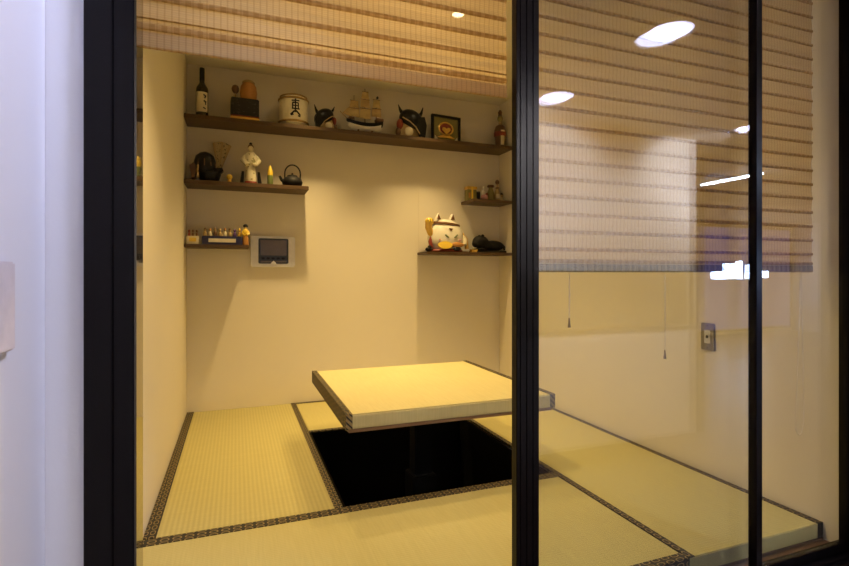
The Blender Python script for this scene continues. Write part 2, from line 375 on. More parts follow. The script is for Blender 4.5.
# ------------------------------------------------------------------ reed blinds
def half_round(w2, th):
    """a raised woven band, bowed out from the sheet"""
    bm = bmn(); R = []
    for k in range(7):
        a = PI * k / 6
        R.append([bm.verts.new((sx * w2, -.0022 - .0035 * math.sin(a), -th / 2 * math.cos(a))) for sx in (-1, 1)])
    for A, B in zip(R, R[1:]): bm.faces.new((A[0], A[1], B[1], B[0]))
    return bm
def blind(label, x0, x1, z0, zt, stripes, cords, hem_h, valance_lines=()):
    y = 1.335; w2 = (x1 - x0) / 2
    o = thing('reed_blind', label, 'blind', ((x0 + x1) / 2, y, z0), 0, 'woven reed blinds behind the doors')
    H = zt - z0
    bm = bmn(); n = 40   # gently rippled woven sheet
    rows = [(hem_h + (H - hem_h) * i / n) for i in range(n + 1)]
    A = [[bm.verts.new((sx * w2, .0016 * math.sin(i * 1.9), z)) for i, z in enumerate(rows)] for sx in (-1, 1)]
    for i in range(n): bm.faces.new((A[0][i], A[1][i], A[1][i + 1], A[0][i + 1]))
    obj('reed_sheet', bm, 'blind', o)
    obj('hem', box(bmn(), -w2, w2, -.006, .006, 0, hem_h, .002), 'hem' if hem_h < .03 else 'blind', o)
    me = None
    for zz, th in stripes:
        if zz > H - .02: continue
        s = obj('stripe_band', half_round(w2 - .001, th), 'stripe', o)
        s.location = (0, 0, zz)
    obj('head_rail', box(bmn(), -w2, w2, -.014, .014, H, H + .03, .003), 'frame', o)
    for kind, xx, zb in cords:
        if kind == 'cord':
            c_ = obj('cord', tube(bmn(), [(xx - (x0 + x1) / 2, .012, 0.02), (xx - (x0 + x1) / 2, .012, zb - z0 + .03)], .0016, 6), 'cord', o)
            obj('pull', lathe(bmn(), [(0, .032), (.002, .03), (.0035, .012), (.0055, 0), (0, -.002)], 10, (xx - (x0 + x1) / 2, .012, zb - z0)), 'pull', c_, True)
        else:
            L = []
            for i in range(41):
                a = i / 40
                u = xx - (x0 + x1) / 2
                if a < .45: L.append((u - .005 - .03 * (a / .45) ** 1.3, .016, .02 + (zb - z0) * a / .45))
                elif a < .55: q = (a - .45) / .1; L.append((u - .035 + .05 * q, .016, (zb - z0) - .03 * math.sin(PI * q)))
                else: q = (1 - a) / .45; L.append((u + .002 + .013 * q, .016, .02 + (zb - z0) * q))
            obj('cord', tube(bmn(), L, .0015, 6), 'cord', o)
    return o
st = [(.050, .017), (.070, .004), (.120, .014)] + [(.178 + .058 * i, .014) for i in range(12)]
blind('raised woven reed blind hanging over the open left doorway', XL + .012, .767, 1.53, 2.2, st, [], .036)
st = [(.0345, .013)] + [(.072 + .0558 * i, .012) for i in range(24)]
blind('lowered woven reed blind hanging behind the right glass doors', .79, 2.163, 1.003, 2.2, st, [('cord', 1.005, .825), ('cord', 1.407, .70), ('loop', 2.125, .38)], .026)

# ------------------------------------------------------------------ lamps
def downlight(name, label, x, y, z, r, lens, group, spot=None, col=WARM, rad=.035, aim=(0, 0)):
    o = thing(name, label, 'ceiling light', (x, y, z), 0, group)
    bm = lathe(bmn(), [(r, -.0005), (r * 1.22, -.0005), (r * 1.22, -.006), (r * 1.02, -.010), (r, -.006), (r, -.0005)], 32)
    obj('trim_ring', bm, 'plate', o, True)
    obj('lens', lathe(bmn(), [(0, -.004), (r * .985, -.004), (r * .985, -.002), (0, -.002)], 32), lens, o)
    if spot:
        wts, ang, bl = spot
        l = bpy.data.lights.new('room_spot', 'SPOT'); l.energy = wts; l.color = col; l.spot_size = math.radians(ang); l.spot_blend = bl; l.shadow_soft_size = rad
        lo = bpy.data.objects.new('room_spot', l); C.objects.link(lo); lo.parent = o; lo.location = (0, 0, -.03); lo.rotation_euler = (math.radians(aim[0]), math.radians(aim[1]), 0)
    return o
for i, (x, y, wts, ang, bl) in enumerate(ROOM_LAMPS):
    lab = ['warm downlight shining through the raised blind from the room ceiling', 'warm downlight in the room ceiling above the lucky cat',
           'warm downlight in the room ceiling above the left shelves', 'warm downlight in the room ceiling just inside the raised blind', 'unseen warm downlight added behind the lowered blind to light it'][i]
    downlight('room_downlight', lab, x, y, ZC, .035, 'lens_w', 'warm downlights in the tatami room', (wts, ang, bl))
HL = ['white hall downlight reflected largest, high in the right glass', 'white hall downlight reflected beside the middle door stile', 'white hall downlight reflected left of the right door stile',
      'unseen hall downlight added to light the switch wall', 'unseen hall downlight at the back, added to light the wall strip by the jamb']
for i, (x, y, wts, aim, cone, warmer) in enumerate(HALL_LAMPS):
    downlight('hall_downlight', HL[i], x, y, ZH, .105, 'lens_c', 'white downlights in the hall ceiling', (wts, cone, .5), (1, .93, .92) if warmer else COOL, .09, aim)
tl = thing('led_tube_light', 'bluish white tube light reflected across the right door stile', 'tube light', (5.69, -2.0, ZH), PI / 2)
obj('lamp_housing', box(bmn(), -.46, .46, -.03, .03, -.025, -.001, .003), 'plate', tl)
obj('tube', tube(bmn(), [(-.44, 0, -.042), (.44, 0, -.042)], .014, 12), 'tube', tl)

# ------------------------------------------------------------------ wall shelves
def shelf(label, x0, x1, z0, z1, y0=3.725):
    o = thing('wall_shelf', label, 'shelf', ((x0 + x1) / 2, YB, z0), 0, 'dark wooden wall shelves')
    h2 = (x1 - x0) / 2
    obj('board', box(bmn(), -h2, h2, y0 - YB, -.001, 0, z1 - z0, .0025), 'shelf', o)
    return o
ST, SM, SL, RM, RL = 2.078, 1.634, 1.197, 1.615, 1.172
shelf('long dark wooden shelf spanning the back wall at the top', XL + .001, XR - .001, 2.050, ST)
shelf('middle left dark wooden shelf carrying the black iron teapot', XL + .001, .498, 1.605, SM)
shelf('short lowest left dark wooden shelf beside the wall monitor', XL + .001, .086, 1.175, SL)
shelf('small upper right dark wooden shelf crowded with miniature bottles', 1.828, XR - .001, 1.590, RM)
shelf('lower right dark wooden shelf under the lucky cat', 1.425, XR - .001, 1.150, RL)

FY = 3.83
def th(name, label, cat, x, z, rz=0, y=FY, group=None): return thing(name, label, cat, (x, y, z + .0005), rz, group)

# --- top shelf: wine bottle
o = th('wine_bottle', 'dark wine bottle with cream label at the left end of the top shelf', 'bottle', -.222, ST)
obj('glass_body', lathe(bmn(), [(0, 0), (.038, 0), (.041, .006), (.041, .195), (.038, .215), (.022, .240), (.0165, .255), (.0155, .30), (0, .30)], 32), 'bottle', o, True)
obj('capsule', lathe(bmn(), [(.0158, .262), (.0168, .263), (.0168, .352), (.0155, .355), (0, .355)], 24), 'black', o, True)
lb = obj('paper_label', lathe(bmn(), [(.0414, .04), (.0418, .04), (.0418, .178), (.0414, .178)], 24, a0=-2.6, a1=-.55), 'cream', o, True)
bm = bmn()
def wrap(bm, r, a_c, strokes):
    """ink strokes bent round a cylinder: (s0,z0,s1,z1,width)"""
    for s0, q0, s1, q1, wd in strokes:
        d = Vector((s1 - s0, q1 - q0)); L = max(d.length, 1e-5); nrm = Vector((-d.y, d.x)) / L * wd / 2
        m = 5; P = []
        for i in range(m + 1):
            f = i / m
            for sg in (-1, 1):
                s = s0 + d.x * f + sg * nrm.x; z = q0 + d.y * f + sg * nrm.y
                P.append((bm.verts.new((r * math.cos(a_c + s / r), r * math.sin(a_c + s / r), z)), bm.verts.new(((r + .0008) * math.cos(a_c + s / r), (r + .0008) * math.sin(a_c + s / r), z))))
        for i in range(m):
            a, b, c_, d_ = P[2 * i], P[2 * i + 1], P[2 * i + 3], P[2 * i + 2]
            bm.faces.new((a[1], b[1], c_[1], d_[1])); bm.faces.new((a[0], d_[0], c_[0], b[0]))
            bm.faces.new((a[0], b[0], b[1], a[1])) if i == 0 else None
            bm.faces.new((a[0], a[1], d_[1], d_[0])); bm.faces.new((b[0], c_[0], c_[1], b[1]))
    return bm
obj('brush_mark', wrap(bmn(), .0419, -1.22, [(-.004, .160, .014, .150, .010), (.012, .152, .004, .135, .009), (-.002, .118, .016, .108, .012), (.010, .108, .012, .09, .008), (-.006, .07, .012, .062, .008)]), 'black', lb)

# --- dark box, jar and little goblet on it
o = th('lacquer_box', 'dark box with gold base stripe under the amber jar', 'box', .058, ST, .05)
obj('box_body', box(bmn(), -.094, .094, -.065, .065, .0345, .160, .005), 'boxprint', o)
obj('plinth', box(bmn(), -.099, .099, -.070, .070, 0, .008, .003), 'black', o)
obj('red_line', box(bmn(), -.096, .096, -.067, .067, .0245, .0345, .002), 'red', o)
obj('gold_stripe', box(bmn(), -.097, .097, -.068, .068, .008, .0245, .002), 'gold', o)
o = th('clay_jar', 'amber clay jar standing on the dark box', 'jar', .085, ST + .160)
obj('jar_body', lathe(bmn(), [(0, 0), (.044, 0), (.056, .02), (.059, .06), (.054, .10), (.042, .122), (.038, .126), (0, .126)], 28), 'orange', o, True)
obj('jar_lid', lathe(bmn(), [(0, .127), (.043, .127), (.044, .134), (.034, .144), (.012, .148), (0, .149)], 24), 'tan', o, True)
o = th('little_goblet', 'small brown round-topped goblet left of the amber jar', 'goblet', -.004, ST + .160)
obj('foot', lathe(bmn(), [(0, 0), (.018, 0), (.016, .006), (.006, .012), (.005, .045), (0, .045)], 16), 'tan', o, True)
obj('bowl', lathe(bmn(), [(0, .045), (.012, .047), (.024, .065), (.026, .08), (.02, .098), (.008, .106), (0, .107)], 18), 'brown', o, True)

# --- sake barrel
o = th('sake_barrel', 'round cream sake barrel with black brush character on the top shelf', 'barrel', .401, ST)
obj('straw_body', lathe(bmn(), [(0, 0), (.094, 0), (.104, .02), (.108, .11), (.105, .2), (.096, .212), (0, .212)], 40), 'cream', o, True)
for zz, r in ((.030, .106), (.196, .1055)):
    obj('rope_band', lathe(bmn(), [(r + .007 * math.cos(q * PI / 4), zz + .008 * math.sin(q * PI / 4)) for q in range(9)], 40), 'straw', o, True)
obj('barrel_lid', lathe(bmn(), [(0, .213), (.098, .213), (.1, .222), (.09, .228), (0, .228)], 40), 'straw', o, True)
ac = -1.67 + .12
obj('brush_character', wrap(bmn(), .1085, ac, [
    (-.028, .170, .028, .172, .009), (0, .185, 0, .150, .010), (-.022, .155, .022, .155, .009), (-.020, .155, -.020, .112, .009), (.020, .155, .020, .112, .009),
    (-.020, .134, .020, .134, .008), (-.026, .112, .030, .112, .010), (0, .15, 0, .085, .010), (-.004, .098, -.036, .066, .012), (.004, .098, .036, .066, .012), (-.030, .062, -.014, .072, .009), (.018, .062, .036, .058, .009)]), 'black', o)


# --- horned helmet figurines (a mirrored pair)
def horned(label, x, sc, mir):
    o = th('horned_figurine', label, 'figurine', x, ST, 0, FY, 'black horned figurines')
    s = -1 if mir else 1
    o.scale = (sc * s, sc, sc)
    obj('body', lathe(bmn(), [(0, 0), (.085, 0), (.092, .03), (.086, .08), (.066, .12), (0, .135)], 24, sy=.62), 'tan', o, True)
    # black hood: a sloping shell, high on the left and dropping to the base on one side
    bm = ell(bmn(), (-.020, -.004, .128), (.100, .078, .076), ('Y', -.66), 24, 14)
    obj('black_hood', bm, 'black', o, True)
    obj('cheek_guard', prism(bmn(), [(-.100, .005), (-.112, .09), (-.095, .15), (-.03, .14), (.045, .135), (-.03, .070), (-.070, .008)], -.074, -.030), 'black', o)
    obj('brow_trim', tube(bmn(), [(-.058, -.078, .022), (-.026, -.086, .068), (.020, -.082, .106), (.066, -.062, .136)], .004, 8), 'tan', o, True)
    for a in (-1, 1):
        p0 = (-.078, 0, .165) if a < 0 else (.045, 0, .178)
        p1 = (-.096, -.004, .200) if a < 0 else (.066, -.004, .205)
        p2 = (-.108, -.004, .240) if a < 0 else (.080, -.004, .240)
        obj('horn', tube(bmn(), [p0, p1, p2], [.017, .010, .003], 12), 'black', o, True)
    obj('red_arm', ell(bmn(), (.074, -.022, .094), (.024, .028, .040)), 'red', o, True)
    obj('red_tassel', ell(bmn(), (.085, -.020, .040), (.020, .022, .034)), 'brown', o, True)
    sh = obj('round_shield', lathe(bmn(), [(0, .010), (.022, .008), (.031, .002), (.032, -.004), (0, -.004)], 20), 'cream', o, True)
    sh.rotation_euler = (PI / 2, 0, 0); sh.location = (.018, -.064, .040)
    return o
horned('smaller black horned figurine with red arm right of the sake barrel', .640, .80, False)
horned('larger black horned figurine with cream shield left of the framed emblem', 1.305, 1.12, True)

# --- model ship
o = th('model_ship', 'miniature three-masted sailing ship with cream hull on the top shelf', 'model ship', .945, ST, .06)
def hull(bm, L0, L1, z0, z1, wd, k=14):
    rows = []
    for i in range(k + 1):
        f = i / k; x = L0 + (L1 - L0) * f
        ww = wd * (math.sin(PI * min(1, f * .80 + .20)) ** .5 if f < .999 else .12); ww = max(ww, .004)
        sheer = .026 * (2 * f - 1) ** 2; keel = .035 * max(0, (f - .72) / .28) ** 2 + .012 * max(0, (.2 - f) / .2)
        zb, zt = z0 + keel, z1 + sheer
        rows.append([bm.verts.new(p) for p in ((x, -ww, zt), (x, -ww * .92, zb + (zt - zb) * .45), (x, -ww * .3, zb), (x, ww * .3, zb), (x, ww * .92, zb + (zt - zb) * .45), (x, ww, zt))])
    for A, B in zip(rows, rows[1:]):
        for q in range(5): bm.faces.new((A[q], A[q + 1], B[q + 1], B[q]))
        bm.faces.new((A[5], A[0], B[0], B[5]))
    bm.faces.new(rows[0]); bm.faces.new(rows[-1][::-1]); return bm
h_ = obj('hull', hull(bmn(), .125, -.135, .022, .060, .034), 'whitec', o, True)
obj('upper_hull', hull(bmn(), .140, -.150, .061, .088, .036), 'black', o, True)
obj('stern_castle', box(bmn(), .085, .145, -.028, .028, .112, .138, .004), 'brown', o)
obj('fore_castle', box(bmn(), -.135, -.095, -.022, .022, .108, .126, .004), 'brown', o)
obj('bowsprit', tube(bmn(), [(-.135, 0, .105), (-.20, 0, .162)], [.005, .003], 8), 'tan', o)
obj('stand', box(bmn(), -.085, .075, -.03, .03, 0, .012, .002), 'brown', o)
for xx in (-.06, .05): obj('cradle', box(bmn(), xx - .006, xx + .006, -.026, .026, .012, .032), 'brown', o)
def sail(bm, xc, z0, z1, w0, w1, belly=.022, tilt=0):
    n, m = 8, 5; G = []
    for side in (0, 1):
        for i in range(n + 1):
            for q in range(m + 1):
                f, g = i / n, q / m; ww = w0 + (w1 - w0) * g
                G.append(bm.verts.new((xc + ww * (f - .5), -belly * math.sin(PI * f) * math.sin(PI * min(1, g + .15)) - .004 + side * .0022, z0 + (z1 - z0) * g + tilt * (f - .5))))
    K = (n + 1) * (m + 1)
    for i in range(n):
        for q in range(m):
            a = i * (m + 1) + q; b = a + m + 1
            bm.faces.new((G[a], G[b], G[b + 1], G[a + 1])); bm.faces.new((G[K + a], G[K + a + 1], G[K + b + 1], G[K + b]))
    for q in range(m):
        for a, f in ((q, 0), (n * (m + 1) + q, 1)): bm.faces.new((G[a], G[a + 1], G[K + a + 1], G[K + a]))
    for i in range(n):
        for q in (0, m):
            a = i * (m + 1) + q; b = a + m + 1; bm.faces.new((G[a], G[b], G[K + b], G[K + a]))
    return bm
for xx, zt, sails in ((-.088, .300, ((.130, .195, .088, .076), (.200, .255, .074, .060))), (.000, .362, ((.125, .205, .090, .080), (.212, .275, .078, .066), (.280, .335, .064, .046))), (.092, .308, ((.150, .215, .080, .070), (.220, .285, .068, .052)))):
    m_ = obj('mast', tube(bmn(), [(xx, .004, .085), (xx, .004, zt)], [.0048, .0026], 8), 'brown', o)
    for k, (a, b, w0, w1) in enumerate(sails):
        obj('sail', sail(bmn(), xx, a, b, w0, w1), 'tan' if (k + int(xx * 100)) % 2 else 'sail', m_, True)
        obj('yard', tube(bmn(), [(xx - w1 * .56, -.004, b + .002), (xx + w1 * .56, -.004, b + .002)], .0024, 6), 'brown', m_)
obj('jib_sail', prism(bmn(), [(-.185, .150), (-.105, .128), (-.098, .235)], -.002, .001), 'tan', o)
obj('lantern', ell(bmn(), (.096, -.014, .300), (.010, .010, .012), None, 10, 8), 'black', o, True)

# --- framed emblem
o = th('framed_emblem', 'small black frame with red and gold crest on the top shelf', 'picture frame', 1.640, ST, .1, 3.85)
W2, H2, fr_ = .136, .232, .020
bm = bmn(); box(bm, -W2, -W2 + fr_, -.012, .012, 0, H2, .002); box(bm, W2 - fr_, W2, -.012, .012, 0, H2, .002); box(bm, -W2 + fr_, W2 - fr_, -.012, .012, H2 - fr_, H2, .002); box(bm, -W2 + fr_, W2 - fr_, -.012, .012, 0, fr_, .002)
obj('frame', bm, 'black', o)
bk = obj('backing', box(bmn(), -W2 + fr_, W2 - fr_, 0, .008, fr_, H2 - fr_), 'olive', o)
def disc(r, rx=1, rz=1, hgt=.006): 
    return lathe(bmn(), [(0, hgt), (r * .7, hgt * .8), (r, 0), (0, 0)], 28)
c1 = obj('red_crest', disc(.062), 'red', o, True); c1.rotation_euler = (PI / 2, 0, 0); c1.location = (0, -.0005, .128); c1.scale = (1, .72, 1)
c2 = obj('gold_ring', lathe(bmn(), [(.056, .002), (.064, .006), (.072, .002), (.064, 0), (.056, .002)], 32), 'gold', o, True); c2.rotation_euler = (PI / 2, 0, 0); c2.location = (0, -.0005, .124); c2.scale = (1, .80, 1)
obj('gold_heart', prism(bmn(), [(0, .075), (.040, .112), (.034, .130), (.016, .132), (0, .122), (-.016, .132), (-.034, .130), (-.040, .112)], -.012, -.006), 'gold', o)
obj('gold_scroll', prism(bmn(), [(-.085, .050), (-.030, .072), (0, .062), (.030, .072), (.085, .050), (.060, .044), (0, .048), (-.060, .044)], -.006, -.001), 'gold', o)
for sg in (-1, 1): obj('corner_ornament', prism(bmn(), [(sg * .108, .028), (sg * .076, .030), (sg * .106, .062)], -.006, -.001), 'cream', o)

# --- doll bottle at the right end
o = th('doll_bottle', 'ornate brown bottle shaped like a robed doll at the right end of the top shelf', 'bottle', 2.135, ST, 0, 3.82)
obj('robe', lathe(bmn(), [(0, 0), (.036, 0), (.040, .02), (.046, .09), (.050, .15), (.040, .185), (.018, .20), (0, .20)], 28), 'brown', o, True)
obj('sash', lathe(bmn(), [(.0478, .095), (.0520, .10), (.0525, .13), (.0505, .135), (.0478, .095)], 28), 'red', o, True)
obj('front_panel', lathe(bmn(), [(.0425, .02), (.0445, .02), (.0525, .145), (.0505, .145), (.0425, .02)], 10, a0=-1.95, a1=-1.25), 'cream', o, True)
obj('neck', lathe(bmn(), [(0, .20), (.016, .20), (.014, .225), (0, .225)], 20), 'tan', o, True)
obj('head', ell(bmn(), (0, 0, .252), (.024, .024, .029)), 'olive', o, True)
obj('stopper', lathe(bmn(), [(0, .278), (.017, .279), (.015, .295), (.019, .305), (.010, .325), (0, .330)], 18), 'brown', o, True)

# --- middle left shelf
o = th('helmet_ornament', 'black lacquer warrior helmet ornament at the left of the middle shelf', 'ornament', -.190, SM, 0, 3.82)
o.scale = (1.08, 1.0, 1.08)
obj('bowl_base', lathe(bmn(), [(0, 0), (.046, 0), (.062, .02), (.072, .055), (.066, .066), (0, .066)], 26, (.014, 0, 0)), 'black', o, True)
obj('dome', lathe(bmn(), [(0, .195), (.030, .190), (.056, .168), (.066, .130), (.064, .09), (.06, .067), (0, .067)], 26, (-.012, 0, 0)), 'black', o, True)
for k in range(5): obj('dome_rib', tube(bmn(), [(-.012 + .066 * math.cos(-PI * (k + .5) / 5) * math.cos(a) , .068 * math.sin(-PI * (k + .5) / 5) * math.cos(a), .10 + .095 * math.sin(a)) for a in (0, .4, .8, 1.2, 1.5)], .003, 6), 'brown', o, True)
obj('neck_guard', prism(bmn(), [(-.102, .100), (-.078, .118), (-.055, .090), (-.072, .020), (-.090, .018)], -.035, .035), 'brown', o)
obj('brim', prism(bmn(), [(.040, .088), (.092, .095), (.100, .078), (.088, .066), (.040, .066)], -.04, .03), 'black', o)
obj('cheek_cord', tube(bmn(), [(-.05, -.06, .10), (-.052, -.066, .06), (-.048, -.062, .015)], .006, 8), 'tan', o, True)
o = th('paper_fan', 'cream patterned paper fan leaning behind the helmet ornament', 'fan', -.125, SM, 0, 3.90)
o.rotation_euler = (-.08, .10, 0)
for k in range(7):
    a0 = -.36 + k * .104; 
    bm = bmn(); pts = [(math.sin(a0) * .06, math.cos(a0) * .06 + .05), (math.sin(a0 + .102) * .06, math.cos(a0 + .102) * .06 + .05), (math.sin(a0 + .102) * .30, math.cos(a0 + .102) * .30 + .02), (math.sin(a0) * .30, math.cos(a0) * .30 + .02)]
    prism(bm, [(x * .6, z) for x, z in pts], -.002 + .002 * (k % 2), .002 * (k % 2) + .0005)
    obj('fan_leaf', bm, 'fanprint' if k % 3 else 'tan', o)
obj('handle', box(bmn(), -.012, .012, -.004, .003, 0, .112, .001), 'brown', o)
obj('rivet', ell(bmn(), (0, -.005, .012), (.004, .003, .004), None, 8, 6), 'gold', o)
o = th('yellow_ball', 'tiny yellow ball on a ring foot on the middle shelf', 'ornament', -.043, SM, 0, 3.80)
obj('ball', ell(bmn(), (0, 0, .044), (.021, .021, .021)), 'yellow', o, True)
obj('ring_foot', lathe(bmn(), [(.008, 0), (.016, 0), (.014, .012), (.012, .027), (.008, .027), (.008, 0)], 16), 'gold', o, True)

o = th('robed_lady_figurine', 'white robed lady figurine with dark hair on a red base', 'figurine', .100, SM, 0, 3.82)
obj('base', lathe(bmn(), [(0, 0), (.046, 0), (.048, .008), (.042, .022), (0, .022)], 24), 'red', o, True)
obj('skirt', lathe(bmn(), [(0, .0225), (.038, .0225), (.040, .05), (.034, .10), (.027, .135), (0, .135)], 26), 'robe', o, True)
obj('torso', lathe(bmn(), [(0, .13), (.030, .132), (.046, .155), (.050, .185), (.040, .215), (.022, .235), (0, .238)], 26, sy=.8), 'robe', o, True)
for sg in (-1, 1): obj('sleeve', tube(bmn(), [(sg * .036, 0, .205), (sg * .052, -.012, .17), (sg * .030, -.036, .140), (sg * .008, -.044, .145)], [.016, .021, .018, .010], 12), 'robe', o, True)
obj('head', ell(bmn(), (0, -.004, .258), (.019, .020, .025)), 'cream', o, True)
obj('hair', ell(bmn(), (0, .004, .272), (.021, .021, .021)), 'brown', o, True)
obj('hair_knot', ell(bmn(), (0, .004, .296), (.011, .011, .011)), 'black', o, True)
for sg in (-1, 1): obj('side_stand', prism(bmn(), [(sg * .048, 0), (sg * .076, 0), (sg * .062, .094), (sg * .046, .094)], -.012, .012), 'black', o)
o = th('yellow_flask', 'slim yellow flask between the lady figurine and the iron teapot', 'flask', .233, SM, 0, 3.81)
obj('flask_body', lathe(bmn(), [(0, 0), (.017, 0), (.021, .012), (.020, .055), (.019, .075), (0, .075)], 20), 'green', o, True)
obj('flask_upper', lathe(bmn(), [(0, .0752), (.019, .0752), (.0195, .10), (.012, .126), (.006, .145), (0, .150)], 20), 'yellow', o, True)
o = th('iron_teapot', 'black cast iron teapot with arched handle at the right of the middle shelf', 'teapot', .390, SM, 0, 3.81)
obj('pot_body', lathe(bmn(), [(0, 0), (.052, 0), (.070, .018), (.074, .036), (.062, .062), (.040, .076), (0, .078)], 32), 'matblack', o, True)
ld = obj('lid', lathe(bmn(), [(0, .0785), (.038, .0785), (.036, .084), (.014, .090), (0, .091)], 24), 'matblack', o, True)
obj('lid_knob', ell(bmn(), (0, 0, .097), (.008, .008, .008), None, 12, 8), 'matblack', ld, True)
obj('spout', tube(bmn(), [(-.055, -.004, .036), (-.078, -.006, .050), (-.092, -.007, .076)], [.018, .012, .008], 12), 'matblack', o, True)
obj('handle', tube(bmn(), [(-.054, 0, .066)] + [(.002 - .056 * math.cos(a), 0, .098 + .066 * math.sin(a)) for a in [PI * k / 14 for k in range(15)]] + [(.056, 0, .066)], .0052, 10), 'matblack', o, True)

# --- lowest left shelf
o = th('cream_box', 'small cream box with little figures on its lid at the left of the lowest shelf', 'box', -.278, SL, 0, 3.80)
obj('box_body', box(bmn(), -.040, .040, -.03, .03, 0, .058, .003), 'cream', o)
obj('yellow_band', box(bmn(), -.022, .022, -.0312, -.0302, .018, .045), 'yellow', o)
for k, (xx, m_) in enumerate(((-.024, 'red'), (.0, 'brown'), (.024, 'brown'))):
    obj('lid_figure', lathe(bmn(), [(0, .058), (.009, .058), (.007, .075), (.003, .082), (.007, .09), (.005, .10), (0, .103)], 12, (xx, 0, 0)), m_, o, True)
o = th('navy_tray', 'navy tray with cream front panel under a row of tiny figurines', 'tray', -.088, SL, 0, 3.80)
obj('tray_body', box(bmn(), -.132, .132, -.036, .036, 0, .060, .004), 'navy', o)
obj('front_panel', box(bmn(), -.090, .088, -.0385, -.0365, .016, .043, .001), 'cream', o)
cols = ['tan', 'cream', 'brown', 'tan', 'cream', 'tan', 'purple', 'gold']
hats = ['brown', 'orange', 'brown', 'tan', 'orange', 'brown', 'purple', 'yellow']
pos = ['leftmost', 'second from left', 'third from left', 'fourth from left', 'fourth from right', 'third from right', 'purple second from right', 'yellow rightmost']
for k in range(8):
    xx = -.088 - .112 + k * .032
    f = thing('tiny_figurine', ('tiny standing figurine on the navy tray, %s in the row' % pos[k]), 'figurine', (xx, 3.795, SL + .0612), 0, 'tiny figurines in a row on the navy tray')
    hh = .85 + .25 * random.random()
    obj('body', lathe(bmn(), [(0, 0), (.011, 0), (.013, .010 * hh), (.010, .030 * hh), (.005, .036 * hh), (0, .036 * hh)], 14), cols[k], f, True)
    obj('head', ell(bmn(), (0, 0, .044 * hh), (.0085, .0085, .0095), None, 12, 8), 'tan' if k < 6 else cols[k], f, True)
    obj('cap', lathe(bmn(), [(.0092, .047 * hh), (.009, .051 * hh), (.004, .060 * hh), (0, .064 * hh)], 12), hats[k], f, True)
o = th('yellow_robed_figurine', 'yellow robed figurine with dark hair beside the wall monitor', 'figurine', .064, SL, 0, 3.78)
o.scale = (.86, .86, 1)
obj('skirt', lathe(bmn(), [(0, 0), (.024, 0), (.025, .012), (.022, .05), (.018, .066), (0, .066)], 20), 'orange', o, True)
obj('torso', lathe(bmn(), [(0, .0662), (.019, .0662), (.025, .085), (.022, .105), (.010, .116), (0, .116)], 20), 'yellow', o, True)
for sg in (-1, 1): obj('arm', tube(bmn(), [(sg * .020, 0, .100), (sg * .026, -.008, .080), (sg * .008, -.024, .072)], [.007, .008, .006], 8), 'yellow', o, True)
obj('head', ell(bmn(), (0, -.001, .126), (.0125, .0125, .0145), None, 14, 10), 'tan', o, True)
obj('hair', ell(bmn(), (0, .002, .136), (.021, .018, .014), None, 14, 10), 'black', o, True)

# --- wall monitor
o = thing('wall_monitor', 'silver video intercom monitor with grey screen on the back wall', 'monitor', (.262, YB - .001, 1.046))
bm = bmn(); 
def rrect(x0, x1, z0, z1, r, n=5):
    P = []
    for cx, cz, a in ((x1 - r, z1 - r, 0), (x0 + r, z1 - r, PI / 2), (x0 + r, z0 + r, PI), (x1 - r, z0 + r, 1.5 * PI)):
        for k in range(n + 1): P.append((cx + r * math.cos(a + k * PI / 2 / n), cz + r * math.sin(a + k * PI / 2 / n)))
    return P
prism(bm, rrect(-.160, .160, 0, .230, .018), -.034, 0)
obj('casing', bm, 'silver', o)
bz = obj('screen_bezel', prism(bmn(), rrect(-.106, .110, .024, .212, .010), -.038, -.0345), 'bezel', o)
obj('screen', prism(bmn(), rrect(-.090, .096, .086, .200, .004), -.0395, -.0383), 'screen', bz)
for k in range(5): obj('button', box(bmn(), -.084 + k * .036, -.062 + k * .036, -.0405, -.0385, .056, .070, .001), 'black', bz)
obj('speaker_bar', box(bmn(), -.09, .095, -.0395, -.0385, .034, .044), 'screen', bz)
obj('diamond_key', prism(bmn(), [(.002, .010), (.022, .028), (.002, .046), (-.018, .028)], -.043, -.0385), 'silver', o)

# --- upper right shelf: miniatures
def mini(nm, lab, x, parts, y=3.88):
    o = th(nm, lab, 'miniature', x, RM, 0, y, 'miniatures on the small right shelf'); o.scale = (1, 1, 1.13)
    for p, bmx, mm in parts: obj(p, bmx, mm, o, True)
    return o
o = mini('gold_box', 'small gold gift box at the left of the small right shelf', 1.882, [('box_body', box(bmn(), -.044, .044, -.03, .03, 0, .085, .003), 'olive'), ('box_lid', box(bmn(), -.047, .047, -.033, .033, .0855, .108, .003), 'gold'), ('ribbon', box(bmn(), -.008, .008, -.0345, -.0332, 0, .106), 'yellow'), ('orange_seal', box(bmn(), -.034, -.014, -.0325, -.0305, .02, .06, .001), 'orange')])
mini('dark_cup', 'tiny dark cup right of the gold gift box', 1.952, [('cup_wall', lathe(bmn(), [(0, 0), (.014, 0), (.019, .03), (.020, .07), (.017, .07), (.016, .03), (0, .008)], 18), 'black'), ('rim', lathe(bmn(), [(.0165, .0702), (.0205, .0702), (.0195, .076), (.0165, .0702)], 18), 'grey')])
mini('pink_doll', 'tiny white and pink seated doll in the middle of the small right shelf', 2.012, [('skirt', ell(bmn(), (.004, 0, .032), (.034, .028, .032)), 'pink'), ('blouse', ell(bmn(), (-.006, 0, .070), (.022, .02, .024)), 'whitec'), ('head', ell(bmn(), (-.004, 0, .104), (.015, .015, .017)), 'whitec'), ('red_bow', ell(bmn(), (.016, -.016, .058), (.013, .010, .010)), 'red')])
